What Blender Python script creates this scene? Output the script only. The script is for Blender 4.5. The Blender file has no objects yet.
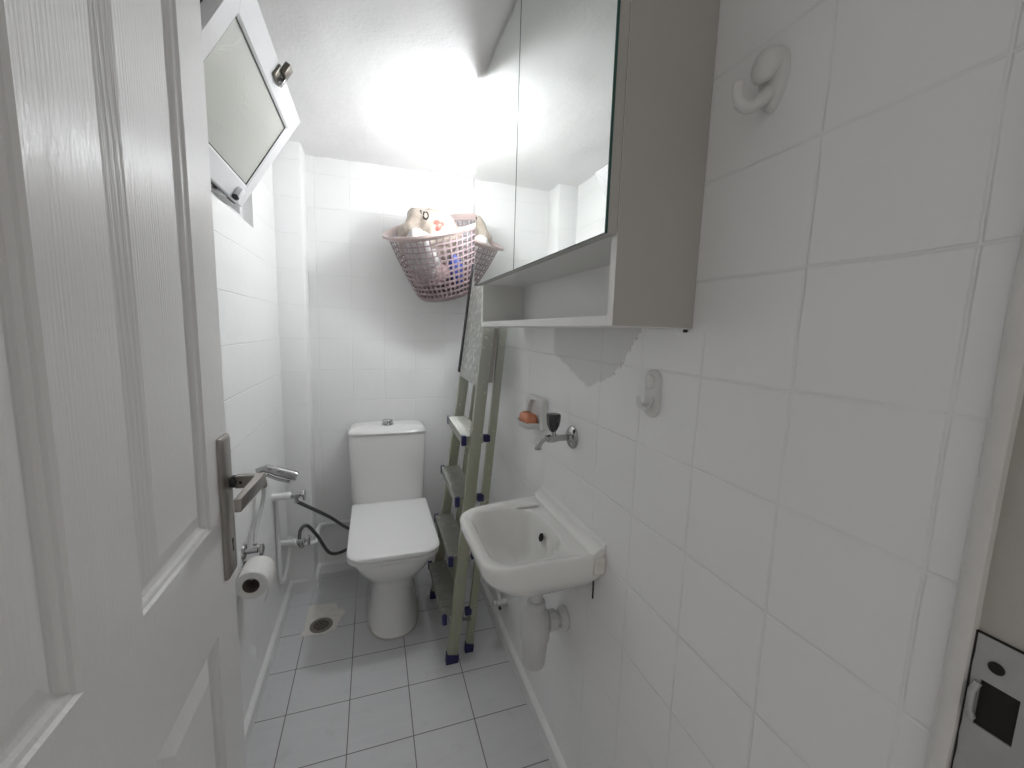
import bpy, bmesh, math, random
from mathutils import Vector, Matrix, Euler, noise
from mathutils.bvhtree import BVHTree
random.seed(7)
PI = math.pi
S = bpy.context.scene
C = S.collection

# ------------------------------------------------------------------ room numbers (metres)
# right wall x = 0, camera at y = 0, floor z = 0
XL = -0.905          # left wall
YB = 2.215           # back wall
YP, XP = 2.085, -0.795   # boxed pillar in the back left corner
ZC = 2.072           # ceiling
Y0 = 0.19            # near end of the tiled walls
TS = 0.154           # wall tile
RZ = 1.3789          # a tile row

# ------------------------------------------------------------------ materials
MATS = {}
def nt(m):
    m.use_nodes = True
    t = m.node_tree
    return t, t.nodes['Principled BSDF']

def simple(name, col, rough=.5, metal=0., noise_amt=0., nscale=20., bump=0., bscale=80., coat=0., spec=None, trans=0.):
    m = bpy.data.materials.new(name); t, b = nt(m)
    b.inputs['Base Color'].default_value = (*col, 1); b.inputs['Roughness'].default_value = rough
    b.inputs['Metallic'].default_value = metal; b.inputs['Coat Weight'].default_value = coat
    b.inputs['Transmission Weight'].default_value = trans
    if spec is not None: b.inputs['Specular IOR Level'].default_value = spec
    g = t.nodes.new('ShaderNodeNewGeometry')
    if noise_amt:
        n = t.nodes.new('ShaderNodeTexNoise'); n.inputs['Scale'].default_value = nscale; n.inputs['Detail'].default_value = 4
        t.links.new(g.outputs['Position'], n.inputs['Vector'])
        mx = t.nodes.new('ShaderNodeMix'); mx.data_type = 'RGBA'
        mx.inputs['A'].default_value = (*[c*(1-noise_amt) for c in col], 1); mx.inputs['B'].default_value = (*[min(1, c*(1+noise_amt)) for c in col], 1)
        t.links.new(n.outputs['Fac'], mx.inputs['Factor']); t.links.new(mx.outputs['Result'], b.inputs['Base Color'])
    if bump:
        n = t.nodes.new('ShaderNodeTexNoise'); n.inputs['Scale'].default_value = bscale; n.inputs['Detail'].default_value = 3
        t.links.new(g.outputs['Position'], n.inputs['Vector'])
        bp = t.nodes.new('ShaderNodeBump'); bp.inputs['Strength'].default_value = bump; bp.inputs['Distance'].default_value = .01
        t.links.new(n.outputs['Fac'], bp.inputs['Height']); t.links.new(bp.outputs['Normal'], b.inputs['Normal'])
    MATS[name] = m
    return m

class G:
    """tiny node-graph builder"""
    def __init__(s, m): s.t, s.b = nt(m)
    def n(s, typ, **kw):
        x = s.t.nodes.new(typ)
        for k, v in kw.items(): setattr(x, k, v)
        return x
    def l(s, a, b): s.t.links.new(a, b)
    def math(s, op, a, b=None, c=None):
        x = s.n('ShaderNodeMath', operation=op)
        for i, v in enumerate((a, b, c)):
            if v is None: continue
            if isinstance(v, (int, float)): x.inputs[i].default_value = v
            else: s.l(v, x.inputs[i])
        return x.outputs[0]
    def pos(s):
        g = s.n('ShaderNodeNewGeometry'); sp = s.n('ShaderNodeSeparateXYZ'); s.l(g.outputs['Position'], sp.inputs[0])
        return g.outputs['Position'], sp.outputs
    def smooth(s, v, a, b, o0=0., o1=1.):
        x = s.n('ShaderNodeMapRange', interpolation_type='SMOOTHSTEP')
        s.l(v, x.inputs[0]); x.inputs[1].default_value = a; x.inputs[2].default_value = b; x.inputs[3].default_value = o0; x.inputs[4].default_value = o1
        return x.outputs[0]
    def noise(s, vec, scale, detail=3, rough=.5, mapping=None):
        if mapping:
            mp = s.n('ShaderNodeMapping'); mp.inputs['Scale'].default_value = mapping; s.l(vec, mp.inputs['Vector']); vec = mp.outputs[0]
        x = s.n('ShaderNodeTexNoise'); x.inputs['Scale'].default_value = scale; x.inputs['Detail'].default_value = detail; x.inputs['Roughness'].default_value = rough
        s.l(vec, x.inputs['Vector']); return x.outputs['Fac']
    def mix(s, f, a, b):
        x = s.n('ShaderNodeMix', data_type='RGBA')
        if isinstance(f, (int, float)): x.inputs['Factor'].default_value = f
        else: s.l(f, x.inputs['Factor'])
        for k, v in (('A', a), ('B', b)):
            if isinstance(v, tuple): x.inputs[k].default_value = (*v, 1)
            else: s.l(v, x.inputs[k])
        return x.outputs['Result']
    def bump(s, h, strength, dist):
        x = s.n('ShaderNodeBump'); x.inputs['Strength'].default_value = strength; x.inputs['Distance'].default_value = dist
        s.l(h, x.inputs['Height']); s.l(x.outputs[0], s.b.inputs['Normal'])
    def line(s, coord, o, size, w0, w1):
        a = s.math('DIVIDE', s.math('SUBTRACT', coord, o), size)
        d = s.math('ABSOLUTE', s.math('SUBTRACT', s.math('FRACT', s.math('ADD', a, 100.5)), .5))
        return s.smooth(s.math('MULTIPLY', d, size), w0, w1, 1., 0.)   # 1 on the line

def tile_mat(name, axis, o, vert=1., patch=False, col=(.93, .93, .925)):
    """painted wall tiles, grooves softened by paint"""
    m = bpy.data.materials.new(name); g = G(m); P, xyz = g.pos(); u = xyz[axis]; z = xyz[2]
    wob = g.math('MULTIPLY', g.math('SUBTRACT', g.noise(P, 9, 2), .5), .006)
    uu = g.math('ADD', u, wob); zz = g.math('ADD', z, wob)
    lu = g.line(uu, o, TS, .0006, .0028); lz = g.line(zz, RZ, TS, .0006, .0028)
    brk = g.smooth(g.noise(P, 7, 2), .38, .5, .45, 1.)
    lu = g.math('MULTIPLY', lu, vert)
    if patch:      # one joint is painted smooth beside the cabinet
        lu = g.math('MULTIPLY', lu, g.math('MAXIMUM', g.smooth(xyz[1], .46, .48, 1., 0.), g.math('MAXIMUM', g.smooth(z, 1.27, 1.32, 1., 0.), g.smooth(xyz[1], .58, .60))))
    ln = g.math('MULTIPLY', g.math('MAXIMUM', lu, lz), brk)
    hgt = g.math('ADD', g.math('MULTIPLY', ln, -1.0), g.math('MULTIPLY', g.noise(P, 14, 3), .9))
    hgt = g.math('ADD', hgt, g.math('MULTIPLY', g.noise(P, 150, 2), .06))
    g.bump(hgt, .6, .0022)
    c = g.mix(g.noise(P, 3.5, 3), tuple(x*.97 for x in col), tuple(min(1, x*1.02) for x in col))
    c = g.mix(g.math('MULTIPLY', ln, .10), c, tuple(x*.72 for x in col))
    if patch:   # duller grey patch under the cabinet, with a scraped edge
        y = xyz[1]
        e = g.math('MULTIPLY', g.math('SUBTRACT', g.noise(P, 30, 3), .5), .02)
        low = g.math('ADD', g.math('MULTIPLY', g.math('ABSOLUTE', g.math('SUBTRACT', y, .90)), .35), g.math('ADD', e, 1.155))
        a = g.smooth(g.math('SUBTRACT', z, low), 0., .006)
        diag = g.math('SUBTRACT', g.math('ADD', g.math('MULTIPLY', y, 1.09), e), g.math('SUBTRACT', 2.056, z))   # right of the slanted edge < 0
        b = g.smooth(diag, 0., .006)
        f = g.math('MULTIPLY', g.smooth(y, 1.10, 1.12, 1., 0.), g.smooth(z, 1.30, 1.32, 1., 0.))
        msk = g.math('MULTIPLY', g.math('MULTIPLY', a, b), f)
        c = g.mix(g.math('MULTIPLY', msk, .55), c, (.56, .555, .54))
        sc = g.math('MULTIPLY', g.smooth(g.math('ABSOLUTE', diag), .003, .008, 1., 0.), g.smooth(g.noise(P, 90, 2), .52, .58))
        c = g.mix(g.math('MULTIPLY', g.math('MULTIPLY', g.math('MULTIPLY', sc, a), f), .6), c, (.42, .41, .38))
    g.l(c, g.b.inputs['Base Color']); g.b.inputs['Roughness'].default_value = .32; g.b.inputs['Specular IOR Level'].default_value = .4
    MATS[name] = m; return m

def floor_mat():
    m = bpy.data.materials.new('floor_tiles'); g = G(m); P, xyz = g.pos()
    sx, sy, ox, oy = .19895, .19494, -.7983, 1.7648
    l = g.math('MAXIMUM', g.line(xyz[0], ox, sx, .0011, .0021), g.line(xyz[1], oy, sy, .0011, .0021))
    fade = g.smooth(xyz[1], 1.75, 1.95, 1., .35)         # grout smeared over with cement near the drain
    st = g.noise(P, 6, 4, .6, (1, 7, 1))
    c = g.mix(st, (.64, .64, .65), (.72, .72, .73))
    dirt = g.smooth(g.noise(P, 16, 4), .58, .75)
    c = g.mix(g.math('MULTIPLY', dirt, .12), c, (.25, .24, .23))
    c = g.mix(g.math('MULTIPLY', l, g.math('MULTIPLY', fade, .85)), c, (.10, .095, .09))
    g.l(c, g.b.inputs['Base Color']); g.b.inputs['Roughness'].default_value = .3
    g.bump(g.math('ADD', g.math('MULTIPLY', l, -1.), g.math('MULTIPLY', st, .15)), .4, .0015)
    MATS['floor'] = m; return m

def ceiling_mat():
    m = bpy.data.materials.new('ceiling_plaster'); g = G(m); P, xyz = g.pos()
    h = g.math('ADD', g.noise(P, 28, 4, .6), g.math('MULTIPLY', g.noise(P, 120, 3), .5))
    g.bump(h, .32, .004)
    c = g.mix(g.noise(P, 5, 3), (.87, .865, .86), (.91, .905, .90))
    g.l(c, g.b.inputs['Base Color']); g.b.inputs['Roughness'].default_value = .55
    MATS['ceiling'] = m; return m

def door_mat():
    m = bpy.data.materials.new('door_white_grain'); g = G(m); P, xyz = g.pos()
    w = g.noise(P, 1.6, 2, .5, (1, 3, .5))
    cath = g.noise(P, 1., 2, .5, (1, 5, 1.1))
    yy = g.math('ADD', g.math('MULTIPLY', xyz[1], 150.), g.math('ADD', g.math('MULTIPLY', w, 3.), g.math('MULTIPLY', cath, 6.)))
    band = g.math('SINE', g.math('MULTIPLY', yy, 6.283))
    amp = g.smooth(g.noise(P, 1., 3, .6, (9, 22, 2.)), .35, .65, .15, 1.)
    fine = g.noise(P, 1., 3, .65, (20, 420, 14))
    h = g.math('ADD', g.math('MULTIPLY', g.math('MULTIPLY', band, amp), .20), g.math('MULTIPLY', fine, .9))
    g.bump(h, .7, .0012)
    g.b.inputs['Base Color'].default_value = (.83, .82, .81, 1)
    g.b.inputs['Roughness'].default_value = .28; g.b.inputs['Specular IOR Level'].default_value = .45
    MATS['door'] = m; return m

def rail_mat(name, base, splat=0.):
    m = bpy.data.materials.new(name); g = G(m); P, xyz = g.pos()
    c = g.mix(g.noise(P, 12, 4, .6, (1, 1, .25)), tuple(x*.8 for x in base), tuple(min(1, x*1.12) for x in base))
    c = g.mix(g.smooth(xyz[2], .75, 1.2, 0., .75), c, (.42, .43, .40))   # the upper rails are worn to bare grey metal
    s = g.smooth(g.noise(P, 46, 3, .6), .66-splat*.12, .69-splat*.12)
    c = g.mix(g.math('MULTIPLY', s, .85), c, (.66, .65, .60))
    g.l(c, g.b.inputs['Base Color'])
    g.l(g.math('MULTIPLY', g.math('SUBTRACT', 1., s), .55), g.b.inputs['Metallic'])
    g.b.inputs['Roughness'].default_value = .42
    MATS[name] = m; return m

def frosted_mat():
    m = bpy.data.materials.new('frosted_glass'); g = G(m); P, xyz = g.pos()
    n1 = g.n('ShaderNodeTexVoronoi', feature='DISTANCE_TO_EDGE'); n1.inputs['Scale'].default_value = 9
    wv = g.n('ShaderNodeVectorMath', operation='ADD'); nn = g.n('ShaderNodeTexNoise'); nn.inputs['Scale'].default_value = 8
    g.l(P, nn.inputs['Vector']); sc = g.n('ShaderNodeVectorMath', operation='SCALE'); g.l(nn.outputs['Color'], sc.inputs[0]); sc.inputs['Scale'].default_value = .25
    g.l(P, wv.inputs[0]); g.l(sc.outputs[0], wv.inputs[1]); g.l(wv.outputs[0], n1.inputs['Vector'])
    crack = g.smooth(n1.outputs['Distance'], .0, .03, 1., 0.)
    g.bump(g.math('ADD', crack, g.math('MULTIPLY', g.noise(P, 60, 2), .5)), .22, .0015)
    g.b.inputs['Base Color'].default_value = (.70, .715, .655, 1); g.b.inputs['Roughness'].default_value = .3
    g.b.inputs['Transmission Weight'].default_value = .25
    MATS['frosted'] = m; return m

W_RIGHT = tile_mat('painted_tiles_right', 1, .2231, 1., True)
W_LEFT = tile_mat('painted_tiles_left', 1, .2231, .12)
W_BACK = tile_mat('painted_tiles_back', 0, -.6072, .75)
FLOOR = floor_mat(); CEIL = ceiling_mat(); DOORM = door_mat(); FROST = frosted_mat()
ALU = rail_mat('weathered_aluminium', (.44, .45, .34), .1)
ALUG = rail_mat('paint_spattered_aluminium', (.40, .41, .39), 1.)
PLASTERW = simple('white_paint_caulk', (.88, .88, .875), .4, noise_amt=.03, nscale=30, bump=.25, bscale=40)
PVC = simple('white_pvc', (.80, .80, .81), .3, noise_amt=.01)
CERAMIC = simple('white_ceramic', (.86, .86, .845), .12, noise_amt=.01, nscale=6, coat=.3)
CERAMIC_OLD = simple('sink_ceramic', (.90, .895, .865), .16, noise_amt=.015, nscale=6, coat=.3)
SEATM = simple('seat_plastic', (.90, .90, .89), .25)
CHROME = simple('chrome', (.46, .46, .46), .16, 1.)
STEEL = simple('brushed_nickel', (.36, .34, .315), .32, 1., noise_amt=.06, nscale=60)
STRIKEM = simple('strike_steel', (.46, .46, .455), .45, .35, noise_amt=.12, nscale=60)
LATCHM = simple('dark_latch_steel', (.17, .16, .14), .35, 1., noise_amt=.1, nscale=80)
GASK = simple('grey_gasket', (.07, .07, .065), .6)
DARK = simple('dark_void', (.012, .011, .010), .8)
BLACKR = simple('black_rubber', (.02, .02, .022), .5)
NAVY = simple('navy_plastic', (.015, .014, .09), .4)
MELA = simple('white_melamine', (.88, .875, .85), .4, noise_amt=.012, nscale=8)
MELA_SHADE = simple('shaded_melamine', (.50, .485, .455), .45, noise_amt=.03, nscale=14)  # white melamine again, with shade put into its colour as grey
MIRROR = simple('mirror_silver', (.86, .885, .865), .015, 1.)
MEDGE = simple('mirror_edge_glass', (.03, .10, .085), .15)
PLW = simple('white_plastic', (.76, .76, .74), .35)
TRAPM = simple('trap_plastic', (.66, .66, .65), .4, noise_amt=.03, nscale=40)
PAINTHOOK = simple('overpainted_hook', (.74, .735, .72), .35)
SOAPM = simple('orange_soap', (.72, .27, .15), .5, noise_amt=.06, nscale=50)
PAPER = simple('toilet_paper', (.82, .81, .78), .95, noise_amt=.02, nscale=60, bump=.3, bscale=120)
TUBEM = simple('cardboard_core', (.20, .16, .14), .9)
HOSEM = simple('braided_steel_hose', (.10, .10, .10), .4, .5, noise_amt=.3, nscale=300)
HOSEW = simple('pale_hose', (.55, .55, .55), .35)
PINK = simple('mauve_plastic', (.31, .238, .25), .35, noise_amt=.03)
PINKRIM = simple('mauve_plastic_rim', (.52, .42, .40), .35, noise_amt=.03)
BAGM = simple('cream_plastic_bag', (.38, .325, .275), .4, noise_amt=.10, nscale=12, bump=.35, bscale=40)
BAGW = simple('white_plastic_bag', (.58, .57, .56), .4, bump=.35, bscale=40)
CLOTHM = simple('dusty_pink_cloth', (.42, .30, .29), .9, noise_amt=.15, nscale=30)
BROWNM = simple('brown_bottles', (.10, .055, .05), .4, noise_amt=.4, nscale=40)
BLUEM = simple('blue_plastic', (.05, .09, .38), .4)
REDP = simple('red_print', (.72, .09, .07), .5)
BLACKP = simple('black_print', (.015, .014, .014), .5)
CEMENT = simple('cement_patch', (.82, .80, .75), .8, noise_amt=.15, nscale=40, bump=.4, bscale=60)
DRAINM = simple('drain_grey', (.26, .235, .20), .6, noise_amt=.2, nscale=60)
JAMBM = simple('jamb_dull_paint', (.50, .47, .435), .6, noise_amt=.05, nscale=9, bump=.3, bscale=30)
JAMBW = simple('jamb_edge_paint', (.74, .725, .70), .45, noise_amt=.05, nscale=30, bump=.3, bscale=60)
LAMPW = simple('lampholder_white', (.8, .8, .8), .4)
KNOBM = simple('smoked_knob', (.07, .07, .072), .12, .6)
TREADM = rail_mat('ribbed_tread', (.33, .33, .30), .1)
BULB = bpy.data.materials.new('lit_bulb'); _t, _b = nt(BULB)
_b.inputs['Emission Color'].default_value = (.95, .975, 1., 1); _b.inputs['Emission Strength'].default_value = 94.

# ------------------------------------------------------------------ mesh helpers
def base(o):
    """world location an object's mesh is stored relative to"""
    while o.parent: o = o.parent
    return o.location.copy()

def obj(name, bm, mat, parent=None, smooth=None, mods=(), loc=None):
    """link a bmesh given in world coordinates as ONE mesh object"""
    me = bpy.data.meshes.new(name)
    bmesh.ops.remove_doubles(bm, verts=bm.verts, dist=1e-6)
    bmesh.ops.recalc_face_normals(bm, faces=bm.faces)
    bm.normal_update()
    if smooth is not None:
        for f in bm.faces: f.smooth = True
        for e in bm.edges:
            if len(e.link_faces) == 2: e.smooth = e.calc_face_angle(0) < math.radians(smooth)
            else: e.smooth = False
    off = base(parent) if parent else (Vector(loc) if loc else Vector((0, 0, 0)))
    bmesh.ops.translate(bm, verts=bm.verts, vec=-off)
    bm.to_mesh(me); bm.free()
    for mm in (mat if isinstance(mat, (list, tuple)) else [mat]): me.materials.append(mm)
    o = bpy.data.objects.new(name, me); C.objects.link(o)
    if parent: o.parent = parent
    elif loc: o.location = loc
    for kind, kw in mods:
        md = o.modifiers.new(kind.title(), kind)
        for k, v in kw.items(): setattr(md, k, v)
    return o

def thing(name, label, cat, loc=(0, 0, 0), group=None):
    o = bpy.data.objects.new(name, None); C.objects.link(o); o.location = loc; o.empty_display_size = .05
    o['label'] = label; o['category'] = cat
    if group: o['group'] = group
    return o
def tag(o, label, cat, group=None):
    o['label'] = label; o['category'] = cat
    if group: o['group'] = group
    return o
def struct(o, label=None, cat=None):
    o['kind'] = 'structure'
    if label: o['label'] = label
    if cat: o['category'] = cat
    return o

def bx(x0, x1, y0, y1, z0, z1, bev=0., seg=2, bm=None):
    b = bmesh.new()
    r = bmesh.ops.create_cube(b, size=1)
    for v in b.verts:
        v.co = Vector(((x0+x1)/2+v.co.x*(x1-x0), (y0+y1)/2+v.co.y*(y1-y0), (z0+z1)/2+v.co.z*(z1-z0)))
    if bev: bmesh.ops.bevel(b, geom=list(b.edges), offset=bev, segments=seg, affect='EDGES', profile=.5)
    return join(bm, b)
def join(bm, b):
    if bm is None: return b
    me = bpy.data.meshes.new('tmp'); b.to_mesh(me); b.free(); bm.from_mesh(me); bpy.data.meshes.remove(me); return bm
def loft(rings, cap0=True, cap1=True, closed=True, bm=None):
    b = bm or bmesh.new(); vs = [[b.verts.new(p) for p in r] for r in rings]
    for a, c in zip(vs, vs[1:]):
        n = len(a)
        for i in range(n if closed else n-1):
            j = (i+1) % n
            try: b.faces.new((a[i], a[j], c[j], c[i]))
            except ValueError: pass
    if cap0: b.faces.new(vs[0][::-1])
    if cap1: b.faces.new(vs[-1])
    return b
def frame(d):
    d = d.normalized(); a = Vector((0, 0, 1)) if abs(d.z) < .9 else Vector((1, 0, 0))
    u = d.cross(a).normalized(); return u, d.cross(u).normalized()
def tube(pts, rad, n=12, bm=None, caps=True):
    pts = [Vector(p) for p in pts]; rs = rad if isinstance(rad, (list, tuple)) else [rad]*len(pts)
    rings = []; u = None
    for i, p in enumerate(pts):
        d = (pts[min(i+1, len(pts)-1)]-pts[max(i-1, 0)])
        if u is None: u, v = frame(d)
        else:
            d.normalize(); u = (u-d*u.dot(d)).normalized(); v = d.cross(u)
        rings.append([p+(u*math.cos(2*PI*k/n)+v*math.sin(2*PI*k/n))*rs[i] for k in range(n)])
    return loft(rings, caps, caps, bm=bm)
def smoothpath(pts, n=8):
    """Catmull-Rom through the points"""
    P = [Vector(p) for p in pts]; P = [2*P[0]-P[1]]+P+[2*P[-1]-P[-2]]; out = []
    for i in range(1, len(P)-2):
        a, b, c, d = P[i-1:i+3]
        for k in range(n):
            t = k/n; out.append(.5*((2*b)+(c-a)*t+(2*a-5*b+4*c-d)*t*t+(-a+3*b-3*c+d)*t**3))
    out.append(P[-2]); return out
def lathe(prof, o, axis=(0, 0, 1), n=32, bm=None, caps=True):
    """prof: (radius, distance along axis)"""
    ax = Vector(axis).normalized(); u, v = frame(ax); o = Vector(o)
    rings = [[o+ax*h+(u*math.cos(2*PI*k/n)+v*math.sin(2*PI*k/n))*max(r, 1e-5) for k in range(n)] for r, h in prof]
    return loft(rings, caps, caps, bm=bm)
def rrect(cx, cy, hx, hy, r, n=6):
    """rounded rectangle outline, 4(n+1) points; r may be 4 radii (++ -+ -- +-)"""
    rr = r if isinstance(r, (list, tuple)) else [r]*4; out = []
    for q, (sx, sy) in enumerate(((1, 1), (-1, 1), (-1, -1), (1, -1))):
        for k in range(n+1):
            a = PI/2*(q+k/n); out.append((cx+sx*(hx-rr[q])+rr[q]*math.cos(a), cy+sy*(hy-rr[q])+rr[q]*math.sin(a)))
    return out
def obox(p, q, hx, hy, bev=.0, bm=None):
    """bar from p to q with half sizes along world x and y (leaning upright)"""
    b = bmesh.new(); p = Vector(p); q = Vector(q)
    rings = [[c+Vector((sx*hx, sy*hy, 0)) for sx, sy in ((1, 1), (-1, 1), (-1, -1), (1, -1))] for c in (p, q)]
    loft(rings, bm=b)
    if bev: bmesh.ops.bevel(b, geom=list(b.edges), offset=bev, segments=2, affect='EDGES', profile=.5)
    return join(bm, b)
def grid_wall(us, vs, f, holes=(), bm=None):
    b = bm or bmesh.new(); cache = {}
    def V(i, j):
        if (i, j) not in cache: cache[i, j] = b.verts.new(f(us[i], vs[j]))
        return cache[i, j]
    for i in range(len(us)-1):
        for j in range(len(vs)-1):
            if (i, j) in holes: continue
            b.faces.new((V(i, j), V(i+1, j), V(i+1, j+1), V(i, j+1)))
    return b

# ------------------------------------------------------------------ setting
struct(obj('floor', bx(XL-.05, .08, -.1, YB+.05, -.06, 0), FLOOR))
def wavy_ceiling():
    b = bmesh.new(); nx, ny = 24, 48
    g = [[b.verts.new((XL-.05+i/nx*1.0, .0+j/ny*(YB+.05), ZC+.006*noise.noise(Vector((i*.35, j*.35, 1.7)))+(.006*noise.noise(Vector((i*1.3, j*1.3, 4)))))) for j in range(ny+1)] for i in range(nx+1)]
    for i in range(nx):
        for j in range(ny): b.faces.new((g[i][j], g[i+1][j], g[i+1][j+1], g[i][j+1]))
    return b
struct(obj('ceiling', wavy_ceiling(), CEIL, smooth=60, mods=[('SOLIDIFY', dict(thickness=.06, offset=1.))]))
struct(obj('wall_right', bx(0, .1, Y0, YB+.1, 0, ZC+.03), W_RIGHT))
struct(obj('wall_back', bx(XL-.1, .1, YB, YB+.1, 0, ZC+.03), W_BACK))
# left wall with the window opening
WY0, WY1, WZ0, WZ1 = .99, 1.735, 1.627, 2.05
def left_wall():
    ys = [.02, WY0, WY1, YB+.1]; zs = [0, WZ0, WZ1, ZC+.03]; b = bmesh.new()
    for X in (XL, XL-.2): grid_wall(ys, zs, lambda y, z, X=X: (X, y, z), holes={(1, 1)}, bm=b)
    for a, c in (((WY0, WZ0), (WY1, WZ0)), ((WY1, WZ0), (WY1, WZ1)), ((WY1, WZ1), (WY0, WZ1)), ((WY0, WZ1), (WY0, WZ0))):
        b.faces.new([b.verts.new(p) for p in ((XL, *a), (XL, *c), (XL-.2, *c), (XL-.2, *a))])
    return b
struct(obj('wall_left', left_wall(), W_LEFT))
struct(obj('wall_pillar', bx(XL-.02, XP, YP, YB+.02, 0, ZC+.02, .006), W_BACK, smooth=30))
# wall around the doorway: the stub behind the hinges and the header
nb = bx(XL-.1, -.835, .02, .15, 0, ZC+.03); bx(-.835, .1, .02, .15, 2.01, ZC+.03, bm=nb)
struct(obj('wall_front', nb, PLASTERW))

# skirtings (painted boards with a caulked top)
def skirting(name, pts, h, normals_left=True, th=.016):
    b = bmesh.new(); prof = [(0, 0), (th, 0), (th, h-.006), (th-.006, h), (0, h+.004)]
    pts = [Vector((*p, 0)) for p in pts]; rings = []
    for i, p in enumerate(pts):
        d0 = (pts[i]-pts[i-1]).normalized() if i else None; d1 = (pts[i+1]-pts[i]).normalized() if i < len(pts)-1 else None
        n0 = Vector((-d0.y, d0.x, 0)) if d0 else None; n1 = Vector((-d1.y, d1.x, 0)) if d1 else None
        nn = ((n0 or n1)+(n1 or n0)); nn = nn/nn.length; k = 1/max(.3, nn.dot(n1 or n0))
        rings.append([p+nn*(k*a)+Vector((0, 0, z)) for a, z in prof])
    loft(rings, bm=b)
    return struct(obj(name, b, PLASTERW, smooth=25))
skirting('baseboard_right', [(0, Y0), (0, YB)], .062)
skirting('baseboard_back', [(-.016, YB), (XP, YB), (XP, YP), (XL, YP), (XL, .95)], .052)

# right door jamb with the strike plate
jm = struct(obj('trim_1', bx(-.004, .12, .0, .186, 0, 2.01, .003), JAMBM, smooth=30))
eb = bmesh.new()
for z0, z1 in ((0, 2.01),):
    loft([[(-.010+.0015*noise.noise(Vector((z*9, 1, 2)))+dx, .1895+dy+.0012*noise.noise(Vector((z*14, 5, 2))), z) for dx, dy in ((.012, -.011), (0, -.009), (-.003, -.003), (-.002, .003), (.002, .006), (.012, .006))] for z in [k*2.01/60 for k in range(61)]], bm=eb)
obj('edge_bead', eb, JAMBW, jm, smooth=50)
sp = bmesh.new()
# plate frame around the latch hole (y from .06 to .182, z .86 to 1.04; hole y .148-.172, z .957-1.0)
ys = [.062, .148, .1715, .1815]; zs = [.862, .957, 1.0, 1.04]
for X in (-.0065, -.0035): grid_wall(ys, zs, lambda y, z, X=X: (X, y, z), holes={(1, 1)}, bm=sp)
for a, c in (((ys[1], zs[1]), (ys[2], zs[1])), ((ys[2], zs[1]), (ys[2], zs[2])), ((ys[2], zs[2]), (ys[1], zs[2])), ((ys[1], zs[2]), (ys[1], zs[1])),
             ((ys[0], zs[0]), (ys[3], zs[0])), ((ys[3], zs[0]), (ys[3], zs[3])), ((ys[3], zs[3]), (ys[0], zs[3])), ((ys[0], zs[3]), (ys[0], zs[0]))):
    sp.faces.new([sp.verts.new(p) for p in ((-.0065, *a), (-.0065, *c), (-.0035, *c), (-.0035, *a))])
pl = obj('strike_plate', sp, STRIKEM, jm); pl['label'] = 'dull steel strike plate with a dark latch hole'
obj('latch_pocket', bx(-.0048, -.0042, .148, .1715, .957, 1.0), DARK, pl)
obj('latch_lip', tube([(-.007, .1725, .962), (-.010, .174, .97), (-.010, .174, .988), (-.007, .1725, .996)], .0028, 8), STRIKEM, pl, smooth=60)
lb = lathe([(.0052, 0), (.0052, .0008), (.004, .0016), (.0025, .001)], (-.0065, .164, 1.0165), (-1, 0, 0), 20)
obj('screw', lb, DARK, pl, smooth=40)
cb = bmesh.new()   # paint cracks along the plate's edge
loft([[(-.0070, .1781+.0024*noise.noise(Vector((z*60, 3, 1))), z), (-.0070, .1792, z), (-.004, .1792, z), (-.004, .1772, z)] for z in [.86+k*.18/40 for k in range(41)]], bm=cb)
bx(-.0066, -.004, .062, .1825, 1.04, 1.0412, bm=cb)
obj('paint_crack', cb, DARK, jm)

# ------------------------------------------------------------------ door, swung open flat to the left
DX = -.79; DY0, DY1 = .146, .945
def door_leaf():
    b = bmesh.new()
    ys = [DY0, .253, .488, .603, .838, DY1]; zs = [.006, .125, .705, .914, 1.86, 2.0]
    holes = {(1, 1), (3, 1), (1, 3), (3, 3)}
    grid_wall(ys, zs, lambda y, z: (DX, y, z), holes=holes, bm=b)
    prof = [(0, 0), (.003, .004), (.008, .006), (.011, .011), (.016, .0135), (.020, .0135), (.050, .0018), (.052, .0015)]
    for i, j in holes:
        y0, y1, z0, z1 = ys[i], ys[i+1], zs[j], zs[j+1]
        rings = [[(DX-d, y0+a, z0+a), (DX-d, y1-a, z0+a), (DX-d, y1-a, z1-a), (DX-d, y0+a, z1-a)] for a, d in prof]
        loft(rings, cap0=False, bm=b)
    B = DX-.038
    b.faces.new([b.verts.new(p) for p in ((B, DY0, .006), (B, DY0, 2.), (B, DY1, 2.), (B, DY1, .006))])
    e = [(DY0, .006), (DY1, .006), (DY1, 2.), (DY0, 2.)]
    for k in range(4):
        a, c = e[k], e[(k+1) % 4]
        b.faces.new([b.verts.new(p) for p in ((DX, *a), (DX, *c), (B, *c), (B, *a))])
    return b
dr = struct(obj('door_1', door_leaf(), DOORM), 'white moulded four panel door with wood grain, standing open at left', 'door')
# handle: long back plate, square neck and mitred square lever
pr = [rrect(.9115, .928, .0255, .1435, .004, 4)]
def plate_ring(x, inset): return [(x, y, z) for y, z in rrect(.9115, .928, .0255-inset, .1435-inset, .003, 4)]
hp = obj('handle_plate', loft([plate_ring(DX, 0), plate_ring(DX+.005, 0), plate_ring(DX+.008, .002), plate_ring(DX+.010, .006)]), STEEL, dr, smooth=30)
kb = bx(DX+.0098, DX+.0106, .9095, .9145, .834, .856, .0003, 1); lathe([(.0045, 0), (.0045, .0008)], (DX+.0098, .912, .856), (1, 0, 0), 16, bm=kb)
obj('keyhole', kb, DARK, hp)
nb = lathe([(.0125, 0), (.0125, .008), (.009, .010)], (DX+.009, .931, .972), (1, 0, 0), 20)
obj('neck_collar', nb, BLACKR, hp, smooth=40)
LZ0, LZ1 = .959, .984
lv = bmesh.new()
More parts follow.
